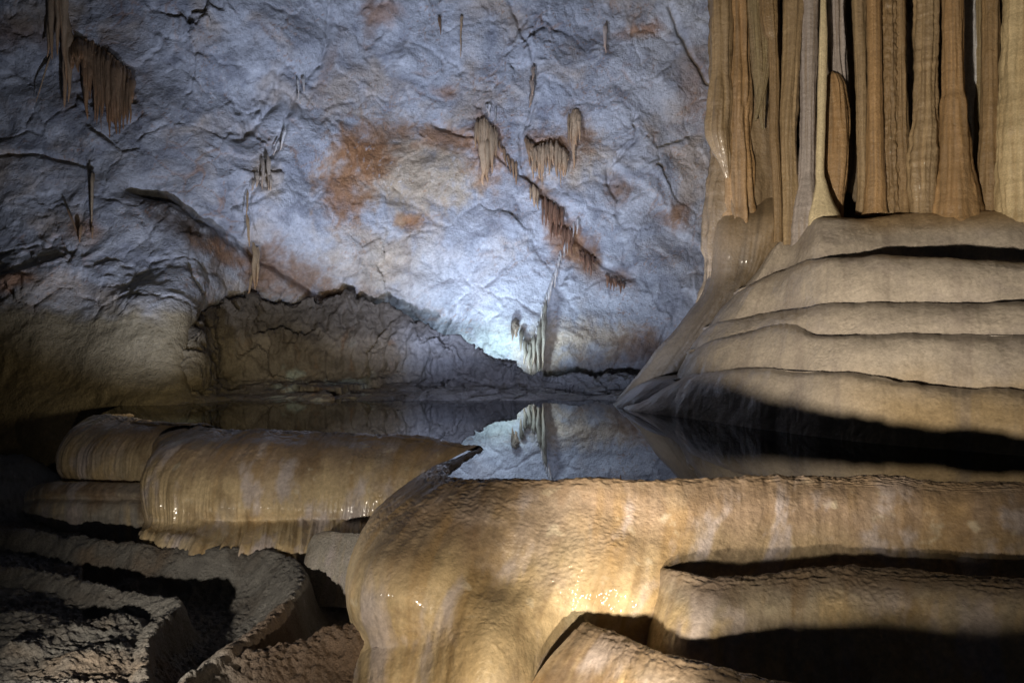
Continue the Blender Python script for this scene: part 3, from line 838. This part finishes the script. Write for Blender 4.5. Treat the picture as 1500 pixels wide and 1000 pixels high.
# ------------------------------------------------------------------ columns above the mound
def stalag(label, d, spine, colour, seed, flute=0.10, ring=0.05, knob=0.0, nring=240, naround=56, name='limestone_column', cat='stalagmite', streak=(0.2, 0.14, 0.08), sk=0.6, flat=1.0, group='columns above the stepped mound', parent=None):  # the defaults stand for columns and hanging blades, not real stalagmites
    """spine: (px, py, half width px) from the top down"""
    if spine[-1][1] > 285:
        spine = spine + [(spine[-1][0], spine[-1][1] + (60 if spine[0][0] < 1200 else 14), spine[-1][2] * 1.15)]
    sp = catmull([(a, b, w) for a, b, w in spine], 14)
    if spine[0][0] < 1130:
        d += 0.5
    if spine[0][0] > 1130:
        d += 0.30 + 0.35 * max(0, min(1, (1340 - spine[0][0]) / 120.0))
    t = np.concatenate([[0], np.cumsum(np.hypot(np.diff(sp[:, 0]), np.diff(sp[:, 1])))])
    tt = np.linspace(0, t[-1], nring)
    cx, cy, cw = (np.interp(tt, t, sp[:, k]) for k in range(3))
    ctr = np.stack([(cx - 750) / F * d, np.full(nring, d), H + (YH - cy) / F * d], 1)
    rad = cw / F * d * 1.0
    th = np.linspace(0, 2 * np.pi, naround, endpoint=False)
    ring_p = np.stack([np.cos(th), np.sin(th)], 1)
    Z = np.repeat(ctr[:, 2], naround)
    T = np.tile(th, nring)
    uu = np.stack([np.cos(T) * 1.6, np.sin(T) * 1.6, Z * 0.35 + seed], 1).astype(np.float32)
    r = 1 + flute * 2.8 * fbm(uu * 1.7, 3, seed=seed) + 1.6 * ring * fbm(np.stack([np.cos(T) * .3, np.sin(T) * .3, Z * 7 + seed], 1), 3, seed=seed + 1)
    r += 0.16 * fbm(np.stack([np.zeros_like(Z), np.zeros_like(Z), Z * 1.3 + seed * 3], 1), 3, seed=seed + 2)
    r += flute * 0.9 * (ridged(np.stack([np.cos(T) * 4, np.sin(T) * 4, Z * 0.5 + seed], 1), 2, seed + 3) - 0.5)
    r += 0.05 * (ridged(np.stack([np.cos(T) * 7, np.sin(T) * 7, Z * 0.8 + seed], 1), 2, seed + 9) - 0.5) * (flute > 0.05)
    if knob:
        r += knob * ridged(np.stack([np.cos(T) * 1.5, np.sin(T) * 1.5, Z * 5 + seed], 1), 3, seed + 4)
    R_ = np.repeat(rad, naround) * r
    q = np.repeat(ctr, naround, 0)
    q[:, 0] += R_ * np.tile(ring_p[:, 0], nring)
    q[:, 1] += R_ * flat * np.tile(ring_p[:, 1], nring)
    q = q.reshape(nring, naround, 3)
    pp = q.reshape(-1, 3).astype(np.float32)
    cc = np.tile(np.array(colour), (len(pp), 1))
    s1 = fbm(uu * np.array([2.5, 2.5, 1.0], np.float32), 4, seed=seed + 5)
    s2 = fbm(np.stack([T * 0.5, T * 0, Z * 9], 1), 3, seed=seed + 6)
    cc = mix(cc, streak, sstep(-0.05, 0.3, s1) * sk)
    cc = mix(cc, np.array(colour) * 1.5, sstep(0.05, 0.45, -s1) * 0.6)
    cc *= (1 + 0.20 * s2)[:, None]
    wt = 0.35 + 0.6 * sstep(0.0, 0.4, fbm(pp * 2, 3, seed=seed + 7))
    o = grid_mesh(name, q, M_DRIP, cc, wt, parent, wrap=True)
    if parent is None:
        tag(o, label, cat, group)
    return o


TANC, BRN, ORG, GRYP, CRM, PALE, OLV, YEL = (0.30, 0.215, 0.12), (0.24, 0.16, 0.08), (0.32, 0.20, 0.095), (0.33, 0.29, 0.27), (0.62, 0.52, 0.33), (0.55, 0.55, 0.56), (0.22, 0.17, 0.09), (0.48, 0.38, 0.22)
stalag('wide tan fluted drapery column at the left edge of the column row', 14.3, [(1092, -140, 52), (1090, 0, 50), (1090, 120, 49), (1092, 230, 51), (1090, 330, 54), (1084, 440, 58), (1072, 540, 62)], (0.23, 0.165, 0.095), 200, 0.10, 0.02, nring=300, naround=120, flat=0.5, name='stalactite_drapery', cat='drapery')
stalag('bulbous tan column ending in a rounded tip at the far left of the row', 14.0, [(1058, -140, 15), (1056, 0, 15), (1056, 90, 14), (1055, 150, 17), (1052, 190, 19), (1055, 214, 15), (1061, 235, 10), (1066, 262, 4)], TANC, 201, 0.14, 0.02)
stalag('fluted brown hanging column beside the bulbous tip', 14.05, [(1084, -140, 17), (1082, 0, 18), (1083, 60, 18), (1082, 140, 19), (1081, 190, 17), (1082, 250, 18), (1084, 320, 21)], ORG, 202, 0.22, 0.02)
stalag('thin olive hanging blade with split end beside the fluted brown column', 13.8, [(1108, -140, 12), (1108, 0, 12), (1112, 80, 10), (1114, 140, 7), (1118, 190, 2)], OLV, 203, 0.25, 0.02)
stalag('narrow olive hanging blade touching the slim stepped column', 13.75, [(1122, 20, 8), (1121, 90, 7), (1112, 150, 4), (1106, 178, 1.5)], OLV, 204, 0.25, 0.02)
stalag('slim brown column with a wide upper sleeve ending in a step', 13.5, [(1126, -140, 13), (1126, 0, 12), (1129, 48, 10), (1132, 60, 7), (1134, 120, 7), (1134, 200, 6), (1139, 295, 6)], BRN, 205, 0.12, 0.03)
stalag('straight tan column left of the greyish one', 13.45, [(1164, -140, 14), (1162, 0, 14), (1158, 100, 13), (1154, 200, 12), (1156, 300, 13)], TANC, 206, 0.12, 0.03)
stalag('glossy greyish mauve column behind the cream one', 13.35, [(1187, -140, 12), (1186, 0, 12), (1184, 150, 11), (1182, 250, 12), (1178, 310, 20)], GRYP, 207, 0.08, 0.06)
stalag('slender smooth cream column with flaring cone foot', 13.1, [(1206, -140, 4), (1206, 0, 4), (1206, 60, 6), (1203, 180, 6), (1201, 250, 6), (1203, 268, 8), (1204, 290, 13), (1206, 310, 20), (1208, 332, 25), (1210, 360, 26)], CRM, 208, 0.03, 0.01, sk=0.15)
stalag('grey finely fluted column above the brown bulb', 13.6, [(1223, -140, 14), (1223, 0, 13), (1225, 80, 12), (1228, 120, 11), (1230, 170, 9)], GRYP, 209, 0.25, 0.02)
stalag('brown rounded stalagmite bulb right of the cream column', 13.45, [(1219, 106, 3), (1221, 114, 10), (1224, 140, 15), (1226, 200, 17), (1225, 260, 16), (1222, 312, 13)], ORG, 210, 0.16, 0.03, name='stalagmite', cat='stalagmite')
stalag('pale brown column right of the dark gap', 13.3, [(1257, -140, 10), (1258, 0, 9), (1261, 100, 8), (1263, 220, 7), (1262, 300, 7)], TANC, 211, 0.10, 0.05)
stalag('smooth orange-brown column standing on the small hump', 13.0, [(1279, -140, 11), (1280, 0, 10), (1281, 120, 10), (1282, 230, 12), (1283, 262, 13), (1282, 300, 15)], ORG, 212, 0.05, 0.04)
stalag('knobbly beaded brown column', 13.1, [(1303, -140, 9), (1303, 0, 9), (1304, 120, 9), (1305, 220, 9), (1306, 320, 12)], BRN, 213, 0.15, 0.12, knob=0.35)
stalag('brown column with a lower collar left of the dark slot', 13.1, [(1318, -140, 8), (1318, 0, 8), (1320, 150, 9), (1322, 250, 10), (1323, 290, 12), (1322, 318, 18)], BRN, 214, 0.10, 0.06)
stalag('thin grey column deep in the dark slot', 14.1, [(1334, -140, 7), (1334, 0, 7), (1335, 300, 7)], GRYP, 215, 0.15, 0.04)
stalag('ringed tan column with swollen foot right of the dark slot', 12.9, [(1358, -140, 18), (1357, 0, 17), (1356, 150, 15), (1354, 200, 18), (1352, 250, 19), (1353, 300, 17), (1353, 318, 18)], TANC, 216, 0.14, 0.08)
stalag('orange column spreading into a wide skirt at its foot', 12.7, [(1396, -140, 14), (1396, 0, 14), (1396, 125, 14), (1396, 150, 17), (1397, 200, 20), (1398, 250, 24), (1398, 300, 30), (1398, 318, 33)], ORG, 217, 0.10, 0.03)
stalag('whitish calcite column behind the orange skirted one', 13.3, [(1420, -140, 14), (1419, 0, 14), (1420, 100, 13), (1421, 170, 11), (1421, 310, 13)], PALE, 218, 0.16, 0.03, streak=(0.4, 0.36, 0.3))
stalag('dark brown column between the whitish and the tall plain one', 13.2, [(1434, -140, 8), (1434, 0, 8), (1434, 200, 9), (1434, 315, 12)], OLV, 219, 0.14, 0.04)
stalag('tall plain brown column widening evenly to its foot', 12.6, [(1452, -140, 11), (1451, 0, 11), (1451, 140, 12), (1450, 220, 15), (1450, 290, 18), (1450, 318, 19)], BRN, 220, 0.08, 0.05)
stalag('broad pale yellow column at the right edge of the picture', 12.2, [(1502, -140, 28), (1502, 0, 28), (1499, 120, 29), (1498, 220, 32), (1498, 318, 34)], YEL, 221, 0.08, 0.03, streak=(0.34, 0.24, 0.12), naround=90)
# back of the alcove
g = []
for x, d in ((1060, 15.8), (1120, 15.2), (1200, 14.9), (1300, 14.5), (1400, 14.1), (1500, 13.6), (1650, 13.3), (1800, 13.2)):
    g.append([P(x, yy, d) for yy in (-160, -40, 60, 160, 260, 330)])
g = catmull(np.array(g).transpose(1, 0, 2), 30)
g = even(catmull(g.transpose(1, 0, 2), 30), 300).transpose(1, 0, 2)
q, a = flow_surface(g, 170.0, lobes=0.15, grit=0.004)
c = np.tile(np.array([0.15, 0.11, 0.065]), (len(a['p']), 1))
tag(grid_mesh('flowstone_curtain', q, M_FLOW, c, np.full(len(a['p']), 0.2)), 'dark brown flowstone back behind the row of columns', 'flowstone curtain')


# ------------------------------------------------------------------ stalactites and draperies on the wall
def spike(parent, x0, y0, x1, y1, w, d, colour, seed, tip=0.15, out=0.0):
    n, m = 22, 12
    t = np.linspace(0, 1, n)
    wob = fbm(np.stack([t * 2.5, t * 0 + seed, t * 0], 1), 2, seed=seed % 17)
    cx = x0 + (x1 - x0) * t + wob * w * 0.7
    cy = y0 + (y1 - y0) * t
    r = w * (np.sin(np.clip(t * 6, 0, 1) * np.pi / 2) * (1 - (1 - tip) * t ** 1.6)) * (1 + 0.25 * fbm(np.stack([t * 6, t * 0, t * 0 + seed], 1), 2))
    r[0] = w * 0.35
    r[-1] = w * tip * 0.3
    dd = d - out * np.sin(t * np.pi / 2)
    ctr = np.stack([(cx - 750) / F * dd, dd, H + (YH - cy) / F * dd], 1)
    th = np.linspace(0, 2 * np.pi, m, endpoint=False)
    rad = (r / F * d)[:, None] * (1 + 0.25 * np.sin(th * 3 + seed) * np.cos(th + seed * 2))[None]
    q = np.repeat(ctr[:, None], m, 1)
    q[:, :, 0] += rad * np.cos(th)
    q[:, :, 1] += rad * np.sin(th) * 1.3
    cc = np.tile(np.array(colour), (n * m, 1)) * (1 + 0.35 * fbm(q.reshape(-1, 3) * np.array([25, 25, 4]), 3, seed=seed % 13))[:, None]
    cc = mix(cc, np.array(colour) * np.array([1.05, 0.75, 0.5]), np.repeat(sstep(0.45, 1.0, t), m) * 0.6)
    loc = np.array(parent.location)
    return grid_mesh('stalactite', shift(q, loc), M_DRIP, cc, np.full(n * m, 0.6), parent, wrap=True)


rnd = random.Random(5)
DB, DP, DW = (0.31, 0.19, 0.10), (0.48, 0.33, 0.19), (0.62, 0.58, 0.52)


def cluster(label, spikes, colour=DB, out=0.12, jit=0.2, group='draperies on the bluish wall', cat='stalactites', name='stalactite_cluster'):
    """spikes: (x0, y0, x1, y1, half width)"""
    x0, y0 = spikes[0][0], spikes[0][1]
    o = empty(name, P(x0, y0, wall_d(x0, y0)))
    bpy.context.view_layer.update()
    for i, (xa, ya, xb, yb, w) in enumerate(spikes):
        w *= 0.85
        d = min(wall_d(xa, ya), wall_d((xa + xb) / 2, (ya + yb) / 2)) + 0.02
        f = 1 + jit * rnd.uniform(-1, 1)
        spike(o, xa, ya, xb, yb, w, d, tuple(v * f for v in colour), rnd.uniform(0, 50), out=out + rnd.uniform(0, 0.05))
    return tag(o, label, cat, group)


def curtain(xs_top, bottoms, n, w, jx=1.0):
    """spikes hung closely side by side under a curved top line"""
    out = []
    n = int(n * 1.5)
    w = w * 0.72
    for k in range(n):
        t = k / (n - 1)
        x = np.interp(t, [a for a, _, _ in xs_top], [b for _, b, _ in xs_top])
        y = np.interp(t, [a for a, _, _ in xs_top], [c for _, _, c in xs_top])
        yb = np.interp(t, [a for a, _ in bottoms], [b for _, b in bottoms]) + rnd.uniform(-16, 9)
        yb = y + (yb - y) * rnd.uniform(0.68, 1.04)
        out.append((x + rnd.uniform(-jx, jx), y + rnd.uniform(-2, 5), x + rnd.uniform(-jx, jx) * 2.5, yb, w * rnd.uniform(0.5, 1.7)))
    return out


cluster('large brown draped stalactite curtain at the upper left of the wall', curtain([(0, 105, 60), (0.3, 125, 56), (0.6, 155, 72), (1, 193, 106)], [(0, 105), (0.1, 95), (0.25, 110), (0.3, 165), (0.5, 178), (0.7, 198), (0.9, 205), (1, 165)], 26, 6.5)
        + curtain([(0, 142, 110), (1, 192, 112)], [(0, 180), (0.6, 205), (1, 185)], 9, 4.5), DB, 0.28)
cluster('long thin brown stalactites beside the large draped curtain at the upper left', [(78, -20, 74, 88, 6), (84, -20, 85, 82, 5), (93, -20, 97, 120, 6), (98, 20, 95, 158, 6), (103, 40, 100, 150, 6), (72, 20, 70, 85, 4), (88, -20, 92, 60, 4), (74, 80, 52, 152, 1.6)], DP, 0.2)
cluster('narrow pale brown stalactite bundle topped by white drips in the middle of the wall', curtain([(0, 698, 178), (0.4, 710, 173), (1, 727, 190)], [(0, 225), (0.3, 262), (0.7, 270), (1, 225)], 12, 4.2) + [(706, 200, 708, 272, 7), (714, 200, 714, 268, 7)], DP, 0.25)
cluster('small white drip above the narrow bundle', [(717, 150, 716, 172, 3.5), (713, 152, 714, 165, 3), (726, 156, 725, 185, 1.4)], DW, 0.1)
cluster('wide fringed tan curtain right of the narrow bundle', curtain([(0, 778, 214), (0.3, 795, 209), (0.6, 815, 207), (1, 832, 222)], [(0, 258), (0.3, 262), (0.55, 255), (0.75, 278), (1, 250)], 19, 4.0), DP, 0.22)
cluster('upright tan stalactite bundle at the right end of the fringed curtain', curtain([(0, 832, 166), (0.4, 841, 160), (1, 851, 164)], [(0, 225), (0.5, 240), (1, 205)], 8, 4.2), DP, 0.22)
cluster('short dark brown drips at the left end of the fringed curtain', [(774, 205, 776, 245, 4), (779, 208, 780, 235, 4), (770, 200, 774, 228, 3)], DB, 0.12)
cluster('slanting row of brown drips below the narrow bundle', [(737, 215, 742, 245, 3), (744, 225, 748, 255, 3), (750, 232, 752, 262, 3), (756, 236, 756, 272, 3), (730, 205, 735, 225, 3)], DB, 0.1)
cluster('pale short drips above the dark brown rags on the wall', [(777, 272, 777, 296, 2.6), (781, 270, 783, 304, 3), (787, 276, 788, 308, 3), (783, 272, 784, 300, 3)], DP, 0.15)
cluster('ragged reddish brown drapery descending below the fringed curtain', curtain([(0, 796, 288), (0.5, 808, 292), (1, 824, 305)], [(0, 330), (0.5, 345), (1, 340)], 9, 4.2) + curtain([(0, 808, 325), (0.5, 822, 328), (1, 838, 335)], [(0, 365), (0.3, 345), (0.7, 368), (1, 378)], 9, 4.0), (0.26, 0.14, 0.08), 0.22)
cluster('pair of short reddish brown draperies right of the ragged one', curtain([(0, 850, 366), (1, 872, 378)], [(0, 400), (0.4, 408), (1, 395)], 8, 3.6) + curtain([(0, 888, 400), (1, 912, 412)], [(0, 425), (1, 428)], 7, 3.4), (0.26, 0.14, 0.08), 0.2)
fr = []
for k in range(26):
    t = k / 25
    x = 845 - 62 * t ** 0.8
    y = 318 + 172 * t
    fr.append((x + rnd.uniform(-2, 2), y, x + rnd.uniform(-2, 1), y + rnd.uniform(14, 30), rnd.uniform(1.4, 2.4)))
cluster('slanting fringe of thin pale stalactites leading down to the water', fr, DW, 0.14)
cluster('shaggy grey-brown stalactite mass hanging just above the far shore', [(790, 470, 789, 545, 6), (796, 460, 795, 540, 5), (783, 490, 782, 535, 5), (776, 500, 775, 545, 4), (770, 495, 768, 535, 5), (765, 480, 763, 515, 4), (788, 510, 788, 575, 3), (800, 440, 797, 500, 4), (780, 515, 777, 550, 3), (792, 520, 792, 560, 2.5)], (0.27, 0.235, 0.165), 0.3)
cluster('small bulb-topped drip left of the shaggy mass', [(755, 466, 753, 495, 6), (751, 475, 750, 500, 4), (758, 468, 757, 485, 5)], (0.24, 0.19, 0.13), 0.2)
cluster('twisted pinkish drip under the long crack at the top centre', [(783, 96, 779, 118, 4), (779, 115, 780, 140, 4.5), (780, 135, 776, 158, 3)], (0.42, 0.31, 0.22), 0.14)
cluster('single pale finger stalactite at the upper right of the wall', [(888, 34, 887, 78, 4.5), (886, 40, 885, 70, 3)], (0.48, 0.38, 0.30), 0.14)
cluster('thin straight stalactite at the top centre', [(675, 25, 675, 86, 2.2), (676, 22, 676, 45, 3.2)], DP, 0.1)
cluster('short dark drip left of the thin straight one', [(645, 24, 645, 52, 2.6), (643, 24, 643, 38, 2.2)], DB, 0.1)
cluster('forked tan stalactite on the slanting crack left of centre', [(393, 228, 395, 280, 4), (386, 232, 384, 278, 3), (377, 250, 376, 275, 4), (371, 262, 370, 280, 3), (396, 255, 397, 280, 4)], (0.44, 0.35, 0.25), 0.16)
cluster('white drips on the slanting crack above the forked stalactite', [(418, 188, 410, 222, 3), (408, 205, 400, 228, 2.5), (444, 112, 446, 135, 3), (438, 135, 440, 153, 3), (436, 115, 438, 145, 2)], DW, 0.1)
cluster('long thin brown stalactite hanging down the slanting crack', [(363, 278, 361, 320, 2), (362, 315, 366, 362, 3), (372, 355, 373, 425, 5), (377, 362, 376, 420, 4), (370, 400, 362, 436, 3)], (0.38, 0.26, 0.14), 0.2)
cluster('lone thin stalactite on the left of the wall', [(135, 254, 134, 342, 2.4), (136, 252, 136, 275, 3)], (0.34, 0.25, 0.15), 0.14)
cluster('faint brown drip pair below the lone thin stalactite', [(98, 305, 117, 350, 2), (118, 330, 117, 356, 2.6), (136, 330, 135, 350, 2)], DB, 0.1)
